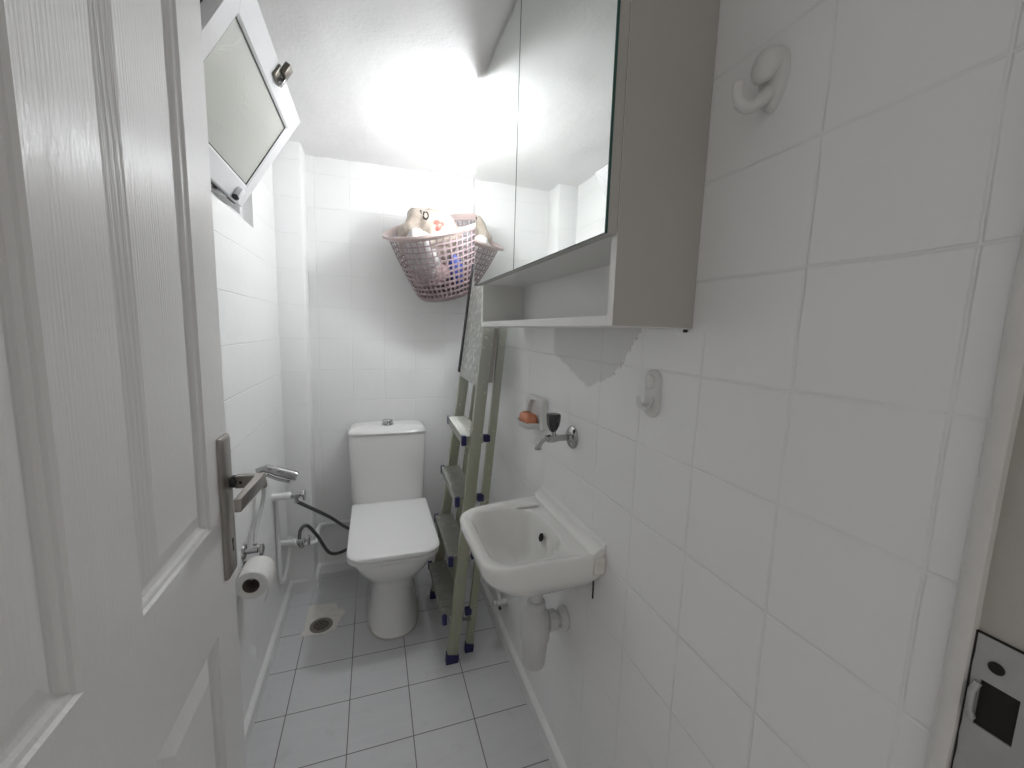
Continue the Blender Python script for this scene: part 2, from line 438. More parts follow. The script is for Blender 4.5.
def lever_outline():   # plan outline (x, y) of the mitred bar, L-shaped
    a, bb = DX+.016, DX+.068
    return [(a, .923), (bb-.014, .923), (bb-.020, .800), (bb-.009, .800), (bb, .9405), (a, .9405)]
loft([[(x, y, LZ0) for x, y in lever_outline()], [(x, y, LZ1) for x, y in lever_outline()]], bm=lv)
bmesh.ops.bevel(lv, geom=list(lv.edges), offset=.0018, segments=2, affect='EDGES', profile=.5)
hl = obj('handle_lever', lv, STEEL, dr, smooth=35)
obj('grub_screw_hole', lathe([(.0028, 0), (.0028, .0006)], (DX+.026, .9232, .971), (0, -1, 0), 12), DARK, hl)

# ------------------------------------------------------------------ window: fixed frame in the wall opening and bottom-hung sash tilted inwards
wf = bmesh.new(); fx0, fx1 = XL-.085, XL-.03; fw = .035
bx(fx0, fx1, WY0, WY1, WZ0, WZ0+fw, .003, bm=wf); bx(fx0, fx1, WY0, WY1, WZ1-fw, WZ1, .003, bm=wf)
bx(fx0, fx1, WY0, WY0+fw, WZ0+fw-.001, WZ1-fw+.001, .003, bm=wf); bx(fx0, fx1, WY1-fw, WY1, WZ0+fw-.001, WZ1-fw+.001, .003, bm=wf)
win = struct(obj('window_1', wf, PVC, smooth=30), 'small white window high on the left wall with its frosted sash tilted in', 'window')
TH = .554; SXO = .006; kk = (.3976-SXO)/.3976
SYF, SW, SH, SF, SZ = 1.6047*kk, .62*kk, .3438*kk, .0623*kk, 1.28975+(1.6625-1.28975)*kk
def sash(t, s, d):   # t along the width from the far side, s up the sash, d towards the room side
    up = Vector((math.sin(TH), 0, math.cos(TH))); nn = Vector((math.cos(TH), 0, -math.sin(TH)))
    return Vector((XL+SXO, SYF-SW+t, SZ))+up*s+nn*d
sb = bmesh.new()
def ring_at(i, d): return [sash(i, i, d), sash(SW-i, i, d), sash(SW-i, SH-i, d), sash(i, SH-i, d)]
rings = [ring_at(0, -.034), ring_at(0, -.003), ring_at(.003, 0), ring_at(SF-.006, 0), ring_at(SF, -.004), ring_at(SF, -.034)]
loft(rings, False, False, bm=sb)
vv = [sb.verts.new(p) for p in ring_at(0, -.034)]; ww = [sb.verts.new(p) for p in ring_at(SF, -.034)]
for k in range(4): sb.faces.new((vv[k], vv[(k+1) % 4], ww[(k+1) % 4], ww[k]))
sh = obj('sash', sb, PVC, win)
mt = bmesh.new()       # the mitre joints
for a, b2 in ((0, 0), (1, 0), (1, 1), (0, 1)):
    c0 = sash(a*SW, b2*SH, .0002); c1 = sash(SF+a*(SW-2*SF), SF+b2*(SH-2*SF), .0002); dd = (c1-c0).normalized(); sd = dd.cross(Vector((math.cos(TH), 0, -math.sin(TH))))*.0005
    mt.faces.new([mt.verts.new(p) for p in (c0-sd, c1-sd, c1+sd, c0+sd)])
gk = bmesh.new(); loft([ring_at(SF-.001, -.0035), ring_at(SF+.0018, -.0035), ring_at(SF+.0018, -.007)], False, False, bm=gk)
obj('gasket', gk, GASK, sh)
gl = bmesh.new(); loft([ring_at(SF+.001, -.012), ring_at(SF+.001, -.006)], bm=gl)
bmesh.ops.translate(gl, verts=gl.verts, vec=(math.cos(TH)*.0, 0, 0))
gp = obj('glass', [gl][0], FROST, sh); gp['label'] = 'pale green frosted pane'
mtl = obj('mitre_joint', mt, HOSEW, sh)
ob = bmesh.new(); loft([ring_at(0, -.034), ring_at(-.003, -.034), ring_at(-.003, -.022), ring_at(0, -.022)], False, False, bm=ob)
obj('outer_gasket', ob, BLACKR, sh)
# latch on the middle of the sash's top rail
def sbox(t0, t1, s0, s1, d0, d1, bm=None, bev=.0015):
    b = bmesh.new(); loft([[sash(t, s, d) for t, s in ((t0, s0), (t1, s0), (t1, s1), (t0, s1))] for d in (d0, d1)], bm=b)
    if bev: bmesh.ops.bevel(b, geom=list(b.edges), offset=bev, segments=2, affect='EDGES', profile=.5)
    return join(bm, b)
LT = SW*.52
la = obj('latch', sbox(LT-.028, LT+.026, SH-.036, SH-.004, 0, .007), LATCHM, sh, smooth=30)
lb = sbox(LT-.018, LT+.016, SH-.014, SH+.016, .004, .018, bev=.002)
obj('latch_bolt', lb, LATCHM, la, smooth=30)
lc = tube([sash(LT+.008, SH-.026, .006), sash(LT+.008, SH-.026, .016)], .008, 14); sbox(LT+.003, LT+.013, SH-.038, SH-.014, .012, .018, bm=lc)
obj('latch_thumb_piece', lc, CHROME, la, smooth=40)
# hinge at the bottom far corner
hb = sbox(SW-.118, SW-.088, .002, .040, .0, .016, bev=.003)
hg = obj('hinge', hb, PVC, sh, smooth=30)
obj('hinge_pin', tube([sash(SW-.122, .008, .010), sash(SW-.108, .008, .010)], .008, 14), BLACKR, hg, smooth=50)
hh = bx(XL-.05, XL-.005, SYF-.16, SYF-.10, WZ0+fw-.004, WZ0+fw+.010, .003)
obj('hinge_leaf', hh, CHROME, win, smooth=30)

# ------------------------------------------------------------------ mirror cabinet
CY0, CY1, CX, CZ0, CZ1, CM = .558, 1.372, -.156, 1.303, 2.058, 1.445
T = .016
cab = thing('mirror_cabinet', 'grey white wall cabinet with two mirror doors over an open shelf', 'cabinet', (-.08, .965, CZ0))
obj('side_panel', bx(CX, -.001, CY0, CY0+T, CZ0, CZ1, .0006, 1), [MELA, MELA_SHADE], cab)
p0 = cab.children[0]
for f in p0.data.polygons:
    if f.normal.y < -.9: f.material_index = 1  # outer end face: its shade is painted in with the greyer copy
p0['label'] = 'outer end panel with its shade painted in as grey'
obj('side_panel', bx(CX, -.001, CY1-T, CY1, CZ0, CZ1, .0006, 1), MELA, cab)
obj('bottom_panel', bx(CX, -.001, CY0+T, CY1-T, CZ0, CZ0+T, .0006, 1), MELA, cab)
obj('shelf_panel', bx(CX+.001, -.008, CY0+T, CY1-T, CM-.002, CM+T-.002, .0006, 1), MELA, cab)
obj('top_panel', bx(CX, -.001, CY0+T, CY1-T, CZ1-T, CZ1, .0006, 1), MELA, cab)
obj('back_panel', bx(-.008, -.002, CY0+T, CY1-T, CZ0+T, CZ1-T), MELA, cab)
MS = .977; DXO = CX-.002
for y0, y1 in ((CY0-.002, MS-.0012), (MS+.0012, CY1+.018)):
    d = obj('door', bx(DXO-.016, DXO, y0, y1, CM-.006, CZ1-.003, .0008, 1), MELA_SHADE, cab)
    e = obj('glass_edge', bx(DXO-.0205, DXO-.0162, y0, y1, CM-.006, CZ1-.003, .0004, 1), MEDGE, d)
    b = bmesh.new(); b.faces.new([b.verts.new((DXO-.0207, y, z)) for y, z in ((y0+.0012, CM-.0048), (y1-.0012, CM-.0048), (y1-.0012, CZ1-.0042), (y0+.0012, CZ1-.0042))])
    mr = obj('mirror', b, MIRROR, d)
obj('fixing_screw', lathe([(.0025, 0), (.0025, .006), (.0015, .007)], (-.0015, CY0+.012, CZ0-.004), (-1, 0, 0), 12), BLACKR, cab)

# ------------------------------------------------------------------ toilet
TX = -.436
toi = thing('toilet', 'white ceramic close-coupled toilet with flat square lid against back wall', 'toilet', (TX, 1.85, 0))
def tring(z, y0, y1, hw, rf, rb=.03, dx=0., n=8):
    """ring in plan: y0 front, y1 back; front radius rf"""
    return [(x+dx, y, z) for x, y in rrect(TX, (y0+y1)/2, hw, (y1-y0)/2, (rb, rb, rf, rf), n)]
def superring(z, y0, y1, hw, p, n=48):
    out = []
    for k in range(n):
        a = 2*PI*k/n; c, s = math.cos(a), math.sin(a); pf = p if s < 0 else 5
        out.append((TX+hw*math.copysign(abs(c)**(2/pf), c), (y0+y1)/2+(y1-y0)/2*math.copysign(abs(s)**(2/pf), s), z))
    return out
pan = [superring(0, 1.625, 2.10, .112, 2.6), superring(.004, 1.622, 2.10, .114, 2.6), superring(.02, 1.632, 2.10, .106, 2.6), superring(.09, 1.655, 2.10, .099, 2.6), superring(.16, 1.668, 2.10, .096, 2.6),
       superring(.205, 1.660, 2.11, .103, 2.7), superring(.24, 1.637, 2.12, .122, 2.8), superring(.275, 1.603, 2.13, .142, 3), superring(.315, 1.566, 2.14, .160, 3.2), superring(.35, 1.546, 2.15, .171, 3.5),
       superring(.375, 1.538, 2.15, .176, 3.7), superring(.385, 1.540, 2.15, .175, 3.7)]
obj('pan', loft(pan), CERAMIC, toi, smooth=60)
def lidring(z, i, f=0): return [(x, y, z) for x, y in rrect(TX, (1.533+2.062)/2, .180-i, .2645-i, (.012, .012, .075, .075), 10)]
obj('seat', loft([lidring(.387, .006), lidring(.389, .003), lidring(.399, .003), lidring(.401, .006)]), SEATM, toi, smooth=40)
obj('seat_lid', loft([lidring(.403, .005), lidring(.405, .001), lidring(.416, 0), lidring(.421, .003), lidring(.423, .010), lidring(.4235, .03)]), SEATM, toi, smooth=40)
def tkring(z, hw, yf, bow=.012, i=0., n=16):
    """tank outline with a bowed front"""
    out = []
    for k in range(n+1):
        t = k/n; x = -hw+2*hw*t; e = abs(2*t-1); y = yf+bow*e*e
        out.append((TX-.006+x, y, z))
    r = .02
    out = [(out[0][0], out[0][1]+.012, z), (out[0][0]+.006, out[0][1]+.003, z)]+out[1:-1]+[(out[-1][0]-.006, out[-1][1]+.003, z), (out[-1][0], out[-1][1]+.012, z)]
    out += [(TX-.006+hw, YB-.018, z), (TX-.006-hw, YB-.018, z)]
    return out
obj('tank', loft([tkring(.386, .164, 2.062), tkring(.43, .174, 2.056), tkring(.60, .179, 2.051), tkring(.760, .1825, 2.047), tkring(.768, .180, 2.048)]), CERAMIC, toi, smooth=50)
tl = obj('tank_lid', loft([tkring(.768, .180, 2.047), tkring(.770, .1845, 2.042), tkring(.776, .1855, 2.040), tkring(.788, .181, 2.048, .010), tkring(.797, .170, 2.066, .008), tkring(.802, .150, 2.090, .006), tkring(.804, .11, 2.11, .004)]), CERAMIC, toi, smooth=50)
obj('flush_button', lathe([(.030, -.004), (.030, .005), (.025, .007), (.025, .022), (.022, .026), (.008, .0265)], (TX-.006, 2.125, .8015), n=28), CHROME, toi, smooth=40)
# sealant line round the foot
obj('sealant', loft([superring(.0005, 1.618, 2.10, .117, 2.6), superring(.004, 1.620, 2.10, .1155, 2.6), superring(.006, 1.623, 2.10, .113, 2.6)], False, False), JAMBM, toi, smooth=60)

# ------------------------------------------------------------------ step ladder, folded, leaning at the right wall
lad = thing('step_ladder', 'folded aluminium step ladder with navy end caps beside the toilet', 'ladder', (-.2, 1.64, 0))
ZT = 1.60
def nfx(z): return -.232+.0955*z         # near front rail x
def ffx(z): return -.240+.1170*z         # far front rail x
def nfy(z): return 1.438+.014*z
def ffy(z): return 1.850-.018*z
HD, HW = .021, .0115
def leaning(fx, fy, z0, z1, hd=HD, hw=HW):
    """C-channel rail: web on the outside, lips front and back"""
    b = bmesh.new()
    prof = [(-hd, -hw), (hd, -hw), (hd, hw), (-hd, hw)]
    loft([[(fx(z)+a, fy(z)+c, z) for a, c in prof] for z in (z0, z1)], bm=b)
    bmesh.ops.bevel(b, geom=list(b.edges), offset=.0025, segments=2, affect='EDGES', profile=.5)
    return b
def foot(fx, fy, z, hd=HD, hw=HW):
    b = bmesh.new()
    loft([[(fx(0)+a*1.14, fy(0)+c*1.25, 0) for a, c in ((-hd, -hw), (hd, -hw), (hd, hw), (-hd, hw))], [(fx(z)+a*1.12, fy(z)+c*1.22, z-.012*(1 if a > 0 else 0)) for a, c in ((-hd, -hw), (hd, -hw), (hd, hw), (-hd, hw))]], bm=b)
    bmesh.ops.bevel(b, geom=list(b.edges), offset=.002, segments=2, affect='EDGES', profile=.5)
    return b
def nrx(z): return nfx(z)+.076-.018*z*.5
def nry(z): return 1.474+.006*z
def frx(z): return ffx(z)+.064-.016*z*.5
def fry(z): return 1.815-.010*z
for nm, fx, fy, hd in (('front_rail', nfx, nfy, HD), ('front_rail', ffx, ffy, HD), ('rear_rail', nrx, nry, .015), ('rear_rail', frx, fry, .015)):
    zt = ZT if nm == 'front_rail' else 1.52
    r = obj(nm, leaning(fx, fy, .012, zt, hd, HW if hd == HD else .010), ALU, lad, smooth=40)
    f = obj('rubber_foot', foot(fx, fy, .042, hd, HW if hd == HD else .010), NAVY, r, smooth=40)
for k, z in enumerate((.19, .425, .66, .895)):
    n, f = Vector((nfx(z), nfy(z)+HW, z)), Vector((ffx(z), ffy(z)-HW, z))
    b = bmesh.new(); NR = 14; x0, x1 = -.052, .030
    rings = []
    for q in range(89):          # ribs across the tread
        c = n.lerp(f, q/88); h = .0035 if (q//2) % 2 else 0.
        rings.append([(c.x+a, c.y, c.z+e) for a, e in ((x0, h), (x1, h), (x1, -.030), (x1-.003, -.030), (x1-.003, -.006), (x0+.003, -.006), (x0+.003, -.030), (x0, -.030))])
    loft(rings, bm=b)
    tr = obj('tread', b, TREADM, lad)
    for c, s in ((n, -1), (f, 1)):     # navy plastic end caps, front and back
        for a0, a1 in ((x0-.003, x0+.016),):
            cb = bx(c.x+a0, c.x+a1, c.y-.012 if s < 0 else c.y-.006, c.y+.006 if s < 0 else c.y+.012, z-.033, z+.0045, .003)
            obj('end_cap', cb, NAVY, tr, smooth=40)
    cb = bx(nrx(z)-.034, nrx(z)-.008, nry(z)-.012, nry(z)+.010, z-.028, z, .003)
    obj('hinge_block', cb, NAVY, tr, smooth=40)
# platform folded flat between the rails at the top, spattered with paint
pb = bmesh.new(); z0, z1 = 1.085, 1.565
loft([[(ffx(z)-.026+dx, ffy(z)-HW-.004, z) if far else (nfx(z)-.022+dx, nfy(z)+HW, z) for far, dx in ((0, 0), (1, 0), (1, .012), (0, .012))] for z in (z0, z1)], bm=pb)
bmesh.ops.bevel(pb, geom=list(pb.edges), offset=.002, segments=2, affect='EDGES', profile=.5)
pf = obj('platform', pb, ALUG, lad, smooth=40); pf['label'] = 'grey fold-up platform spattered with white paint'
bb = bmesh.new(); loft([[(ffx(z)-.031+dx, ffy(z)+dy, z) for dx, dy in ((0, -.013), (0, .014), (.014, .014), (.014, -.013))] for z in (1.10, 1.58)], bm=bb)
obj('platform_edge_strip', bb, BLACKR, pf)
bb = bmesh.new(); loft([[(nfx(z)+.016+dx, nfy(z)+dy, z) for dx, dy in ((0, -.010), (0, .012), (.02, .012), (.02, -.010))] for z in (1.10, 1.30)], bm=bb)
obj('hinge_bracket', bb, STEEL, lad)
tp = [(nfx(ZT-.03), nfy(ZT-.03), ZT-.03), (nfx(ZT), nfy(ZT)+.02, ZT+.02), (nfx(ZT)+.005, nfy(ZT)+.06, ZT+.035), (ffx(ZT), ffy(ZT)-.06, ZT+.035), (ffx(ZT), ffy(ZT)-.02, ZT+.02), (ffx(ZT-.03), ffy(ZT-.03), ZT-.03)]
obj('top_bar', tube(smoothpath(tp, 6), .011, 12), ALU, lad, smooth=60)
obj('cross_strap', tube([(nfx(.17)+.03, nfy(.17), .17), (nrx(.13), nry(.13), .135)], .006, 8), STEEL, lad, smooth=60)

# ------------------------------------------------------------------ laundry basket wedged in the corner above the ladder
RC = Vector((-.230, 1.985, 1.768)); RN = Vector((-.31, -.385, 1)).normalized()
BU = Vector((1, 0, .31)).normalized(); BU = (BU-RN*BU.dot(RN)).normalized(); BV = RN.cross(BU)
DEP = .315
def bpt(th, t, out=0.):
    """t = 0 bottom .. 1 rim"""
    ru, rv = .140+(.222-.140)*t, .128+(.198-.128)*t
    bulge = .008*math.sin(PI*t)
    c = RC-RN*DEP*(1-t)+(BU*-.015+BV*-.022)*(1-t)
    return c+BU*math.cos(th)*(ru+bulge+out)+BV*math.sin(th)*(rv+bulge+out)
bas = thing('laundry_basket', 'mauve plastic lattice basket wedged in the corner above the ladder', 'basket', RC-RN*DEP)
def lattice(n, ts, bar):
    b = bmesh.new()
    for j in range(len(ts)-1):
        for i in range(n):
            a0, a1 = 2*PI*i/n, 2*PI*(i+1)/n; t0, t1 = ts[j], ts[j+1]; w = bar(j)
            da, dt = (a1-a0)*w, (t1-t0)*w*1.1
            o = [bpt(a, t) for a, t in ((a0, t0), (a1, t0), (a1, t1), (a0, t1))]
            q = [bpt(a, t) for a, t in ((a0+da, t0+dt), (a1-da, t0+dt), (a1-da, t1-dt), (a0+da, t1-dt))]
            O = [b.verts.new(p) for p in o]; Q = [b.verts.new(p) for p in q]
            for k in range(4): b.faces.new((O[k], O[(k+1) % 4], Q[(k+1) % 4], Q[k]))
    return b
NB = 46
ts = [.055+(.925-.055)*k/11 for k in range(12)]
obj('lattice_wall', lattice(NB, ts, lambda j: .11 if j > 5 else .17), PINK, bas, mods=[('SOLIDIFY', dict(thickness=.0022, offset=0.))])
nseg = 64
def bring(t, out): return [bpt(2*PI*k/nseg, t, out) for k in range(nseg)]
obj('base', loft([[RC-RN*DEP+BU*-.015+BV*-.022 for k in range(nseg)], bring(0, -.004), bring(.02, .0), bring(.06, .001)], False, False), PINK, bas, smooth=60, mods=[('SOLIDIFY', dict(thickness=.0025, offset=0.))])
rim = obj('rim', loft([bring(.922, 0), bring(.955, .002), bring(.985, .004), bring(1.0, .012), bring(1.002, .019), bring(.985, .022), bring(.965, .021)], False, False), PINKRIM, bas, smooth=60, mods=[('SOLIDIFY', dict(thickness=.0025, offset=0.))])
rim['label'] = 'paler rolled rim'

def lump(center, size, seed, amp=.25, fr=3., detail=4, flat=None, squash=None):
    b = bmesh.new(); bmesh.ops.create_icosphere(b, subdivisions=detail, radius=1)
    for v in b.verts:
        d = v.co.normalized()
        n1 = noise.noise(d*fr+Vector((seed, seed*2, 0)))
        rd = 1+amp*n1+amp*.6*(1-abs(noise.noise(d*fr*2+Vector((seed, 7, 3))))*2)*.5
        v.co = Vector(center)+(BU*d.x*size[0]+BV*d.y*size[1]+RN*d.z*size[2])*rd
    return b
def keep_in(b, m=.010):
    """push a bag's skin back inside the basket wall"""
    for v in b.verts:
        t = 1-(RC-v.co).dot(RN)/DEP
        if t < .03: v.co += RN*(.03-t)*DEP; t = .03
        if t > .985: continue
        ax = RC-RN*DEP*(1-t)+(BU*-.015+BV*-.022)*(1-t); r = v.co-ax; r -= RN*r.dot(RN)
        ru, rv = .140+.082*t-m, .128+.070*t-m
        e = math.hypot(r.dot(BU)/ru, r.dot(BV)/rv)
        if e > 1: v.co = v.co-r+r/e
    return b
def inb(u, v, t): return RC-RN*DEP*(1-t)+BU*(u-.015*(1-t))+BV*(v-.022*(1-t))
bagb = keep_in(lump(inb(-.040, -.010, .86), (.135, .135, .118), 3.1, .18, 2.2, 5))
bvh = BVHTree.FromBMesh(bagb)
bag = tag(obj('plastic_bag', bagb, BAGM, smooth=180, loc=inb(0, 0, .6)), 'crumpled cream plastic bag with printed marks on top of the basket', 'bag')
def printed(name, polys, mat, center, scale, parent, lab):
    """lay flat outlines given in (right, up) on the bag's skin, seen along +y"""
    b = bmesh.new()
    for poly in polys:
        for q in poly:
            vs = []
            for a, c in q:
                dv = Vector((.125, 1, .25)); o = Vector((center[0]+a*scale, 1.88, center[1]+c*scale))-dv*.4; h = bvh.ray_cast(o, dv.normalized())
                p = h[0]+h[1]*.0012 if h[0] else Vector((o.x, 1.85, o.z)); vs.append(b.verts.new(p))
            b.faces.new(vs)
    o = obj(name, b, mat, parent, smooth=180); o['label'] = lab; return o
def annulus(cx, cy, ro, ri, sy=1., half=False, n=20):
    out = []
    a0, a1 = (-PI/2, PI/2) if half else (0, 2*PI)
    for k in range(n):
        p, q = a0+(a1-a0)*k/n, a0+(a1-a0)*(k+1)/n
        out.append([(cx+math.cos(p)*ri[0], cy+math.sin(p)*ri[1]), (cx+math.cos(p)*ro[0], cy+math.sin(p)*ro[1]), (cx+math.cos(q)*ro[0], cy+math.sin(q)*ro[1]), (cx+math.cos(q)*ri[0], cy+math.sin(q)*ri[1])])
    return out
def strip(pts, w0, w1):
    out = []
    for i in range(len(pts)-1):
        (a, c), (d, e) = pts[i], pts[i+1]; wa = w0+(w1-w0)*i/(len(pts)-1); wb = w0+(w1-w0)*(i+1)/(len(pts)-1)
        out.append([(a-wa, c), (a+wa, c), (d+wb, e), (d-wb, e)])
    return out
LETTERS = dict(cx=0, cz=0)

whb = keep_in(lump(inb(-.105, -.105, .70), (.075, .055, .100), 8.3, .3, 2.6, 4))
tag(obj('plastic_bag', whb, BAGW, smooth=180, loc=inb(-.1, 0, .5)), 'white knotted plastic bag at the left side of the basket', 'bag')
tag(obj('folded_cloth', keep_in(lump(inb(-.07, .0, .36), (.095, .110, .062), 5.2, .25, 2.5, 4)), CLOTHM, smooth=180, loc=inb(-.06, 0, .3)), 'dusty pink cloth low at the left inside the basket', 'cloth')
tag(obj('blue_bottle', keep_in(bx(-.0, .0, 0, 0, 0, 0) if False else lump(inb(.045, -.085, .36), (.032, .03, .075), 1.0, .06, 1.5, 3)), BLUEM, smooth=180, loc=inb(.045, -.08, .2)), 'blue bottle pressed against the basket lattice', 'bottle')
tag(obj('dark_bundle', keep_in(lump(inb(.05, .02, .17), (.10, .095, .040), 9.4, .2, 3., 4)), BROWNM, smooth=180, loc=inb(.05, 0, .1)), 'dark brown bundle on the bottom of the basket', 'bundle')

# ------------------------------------------------------------------ wash basin on the right wall
bas2 = thing('wash_basin', 'small white ceramic wash basin fixed to the right wall', 'sink', (-.15, .95, .63))
def sring(z, yn, yf, xf, rn, rf, xb=-.002, n=9, tap=0.):
    """plan outline: back on the wall, near side yn, far side yf, front xf; tap narrows the front"""
    cx, cy = (xf+xb)/2, (yn+yf)/2
    pts = rrect(cx, cy, (xb-xf)/2, (yf-yn)/2, (.006, rf, rn, .006), n)
    out = []
    for x, y in pts:
        k = (xb-x)/(xb-xf); out.append((x, y-tap*k*max(0, (y-cy)/(yf-cy)), z))
    return out
OY0, OY1, OX = .770, 1.150, -.312
RIM = .781
def basin_in(z, s, sx=0.):
    """inner bowl outline: rounded D shape, n matches sring"""
    yn, yf = .800+s, 1.085-s; xf, xb = -.262+s, -.066-s*.6-sx
    return [(x, y, z) for x, y in rrect((xf+xb)/2, (yn+yf)/2, (xb-xf)/2, (yf-yn)/2, (min(.10, (xb-xf)/2-.001), .055, .055, min(.10, (xb-xf)/2-.001)), 9)]
outer = [sring(.625, .905, 1.000, -.175, .04, .04, -.06, tap=.0), sring(.640, .865, 1.045, -.207, .06, .06, -.035, tap=.01), sring(.675, .825, 1.085, -.240, .075, .075, -.014, tap=.02),
         sring(.705, .795, 1.120, -.264, .075, .075, -.006, tap=.035), sring(.728, .778, 1.140, -.277, .07, .07, tap=.05), sring(.745, .772, 1.148, -.284, .065, .07, tap=.05), sring(.770, .769, 1.152, -.288, .06, .07, tap=.052),
         sring(.778, .771, 1.150, -.286, .06, .07, tap=.052), sring(.7815, .776, 1.145, -.281, .058, .066, tap=.051), sring(.7815, .783, 1.138, -.274, .055, .062, tap=.050), sring(.778, .790, 1.125, -.268, .055, .06, -.030, tap=.045)]
inner = [basin_in(.7765, .0), basin_in(.772, .004), basin_in(.755, .012), basin_in(.72, .026), basin_in(.69, .042), basin_in(.668, .062), basin_in(.655, .085), basin_in(.65, .10)]
obj('bowl', loft(outer+inner), CERAMIC_OLD, bas2, smooth=55)
# raised back ledge against the wall
bl = bmesh.new(); loft([[(x, y, z) for x, z in ((-.001, .755), (-.036, .770), (-.030, .7815), (-.022, .790), (-.008, .797), (-.001, .798))] for y in (.774, .780, .80, 1.10, 1.142, 1.149)], bm=bl)
obj('back_ledge', bl, CERAMIC_OLD, bas2, smooth=40)
so = bmesh.new(); loft([[(x, y, .7832) for x, y in rrect(-.075, 1.095, .040, .009, .008, 4)], [(x, y, .7832) for x, y in rrect(-.075, 1.095, .034, .004, .003, 4)]], False, True, bm=so)
obj('overflow_hole', lathe([(.011, 0), (.011, .002), (.004, .0025)], (-.0845, .955, .742), (-1, 0, .35), 20), DARK, bas2, smooth=30)
obj('soap_groove', loft([[(x, y, .7822+h) for x, y in rrect(-.082, 1.070, .038-i, .008-i*.7, .007-i*.6, 4)] for i, h in ((0, 0), (.003, .0022), (.006, .0006))], False, True), CERAMIC_OLD, bas2, smooth=50)
cb = bmesh.new(); loft([[(x+.001*noise.noise(Vector((y*70, k, 3))), y, z+.002*noise.noise(Vector((y*70, k, 9)))) for k, (x, z) in enumerate(((-.0005, .794), (-.009, .797), (-.005, .802), (-.0005, .807)))] for y in [.772+.38*q/40 for q in range(41)]], bm=cb)
obj('sealant', cb, PLASTERW, bas2, smooth=60)
stn = bx(-.032, -.0015, .7675, .772, .735, .778, .004); s_ = obj('cement_smear', stn, CEMENT, bas2, smooth=40); s_['label'] = 'beige cement smear at the wall'
obj('fixing_bolt', tube([(-.012, .801, .738), (-.012, .799, .655)], .0022, 8), BLACKR, bas2, smooth=60)
obj('waste_flange', lathe([(.03, 0), (.032, .006), (.026, .010)], (-.095, .955, .622), (0, 0, -1), 24, ), BLACKR, bas2, smooth=40)

# bottle trap
WX, WY = -.092, .955
tp = thing('bottle_trap', 'grey plastic bottle trap hanging under the wash basin', 'drain trap', (WX, WY, .368))
obj('inlet_pipe', lathe([(.017, 0), (.017, .0655)], (WX, WY, .545), n=24), TRAPM, tp, smooth=40)
obj('top_nut', lathe([(.023, 0), (.0255, .003), (.0255, .018), (.022, .021)], (WX, WY, .540), n=12), TRAPM, tp, smooth=25)
obj('body', lathe([(.034, 0), (.040, .004), (.040, .055), (.038, .070), (.032, .084), (.024, .093), (.022, .096)], (WX, WY, .445), n=32), TRAPM, tp, smooth=40)
fl = bmesh.new(); rings = []
for z, r in ((.368, .022), (.370, .029), (.377, .031), (.43, .035), (.446, .0365)):
    rings.append([(WX+math.cos(2*PI*k/72)*r*(1-(.07 if k % 4 == 0 and .372 < z < .44 else 0)), WY+math.sin(2*PI*k/72)*r*(1-(.07 if k % 4 == 0 and .372 < z < .44 else 0)), z) for k in range(72)])
loft(rings, bm=fl); obj('ribbed_cup', fl, TRAPM, tp, smooth=30)
obj('outlet_pipe', lathe([(.018, 0), (.018, .09)], (WX+.005, WY, .492), (1, 0, 0), 24), TRAPM, tp, smooth=40)
obj('outlet_nut', lathe([(.025, 0), (.028, .003), (.028, .022), (.024, .025)], (WX+.036, WY, .492), (1, 0, 0), 10), TRAPM, tp, smooth=20)
obj('wall_flange', lathe([(.024, 0), (.029, .008), (.032, .014), (.031, .020)], (-.021, WY, .492), (1, 0, 0), 20), TRAPM, tp, smooth=30)

# small painted stop valve below the basin
sv = thing('stop_valve', 'white painted stop valve low on the right wall under the basin', 'valve', (-.02, 1.47, .19))
obj('valve_body', tube([(-.001, 1.47, .19), (-.045, 1.47, .19)], [.014, .011], 14), PAINTHOOK, sv, smooth=60)
obj('valve_spindle', tube([(-.032, 1.47, .195), (-.037, 1.478, .235)], .009, 12), PAINTHOOK, sv, smooth=60)
obj('valve_cap', lathe([(.006, 0), (.013, .003), (.013, .012), (.005, .014)], (-.046, 1.47, .19), (-1, 0, 0), 16), PAINTHOOK, sv, smooth=40)
obj('valve_outlet', lathe([(.006, 0), (.006, .01)], (-.034, 1.458, .178), (0, -1, -.3), 12), BLACKR, sv, smooth=40)
pp = tag(obj('supply_pipe', tube([(-.028, 1.478, .23), (-.020, 1.54, .245), (-.012, 1.60, .30), (-.011, 1.61, .45)], .008, 10), PAINTHOOK, smooth=60, loc=(-.011, 1.55, .23)), 'thin white painted pipe rising from the stop valve behind the basin', 'pipe')

# ------------------------------------------------------------------ tap above the basin
TY, TZ = .964, 1.012
tap = thing('wall_tap', 'chrome wall tap with a dark knob above the wash basin', 'tap', (0, TY, TZ))
obj('wall_flange', lathe([(.031, .0005), (.0315, .003), (.027, .008), (.014, .010), (.010, .015)], (0, TY, TZ), (-1, 0, 0), 28), CHROME, tap, smooth=40)
obj('body', lathe([(.0085, .008), (.0085, .045), (.010, .048), (.011, .055), (.0115, .065), (.010, .074)], (0, TY, TZ), (-1, 0, 0), 24), CHROME, tap, smooth=50)
obj('spout', tube(smoothpath([(-.066, TY, TZ), (-.080, TY, TZ+.001), (-.091, TY, TZ-.005), (-.098, TY, TZ-.016), (-.100, TY, TZ-.024)], 6), [.0085]*8+[.0075]*17, 14), CHROME, tap, smooth=60)
obj('spout_nozzle', lathe([(.0085, 0), (.009, .004), (.008, .006)], (-.100, TY, TZ-.022), (0, 0, -1), 18), CHROME, tap, smooth=40)
obj('bonnet', lathe([(.010, .005), (.0085, .014), (.007, .022)], (-.060, TY, TZ), (0, 0, 1), 20), CHROME, tap, smooth=50)
kn = bmesh.new(); rings = []
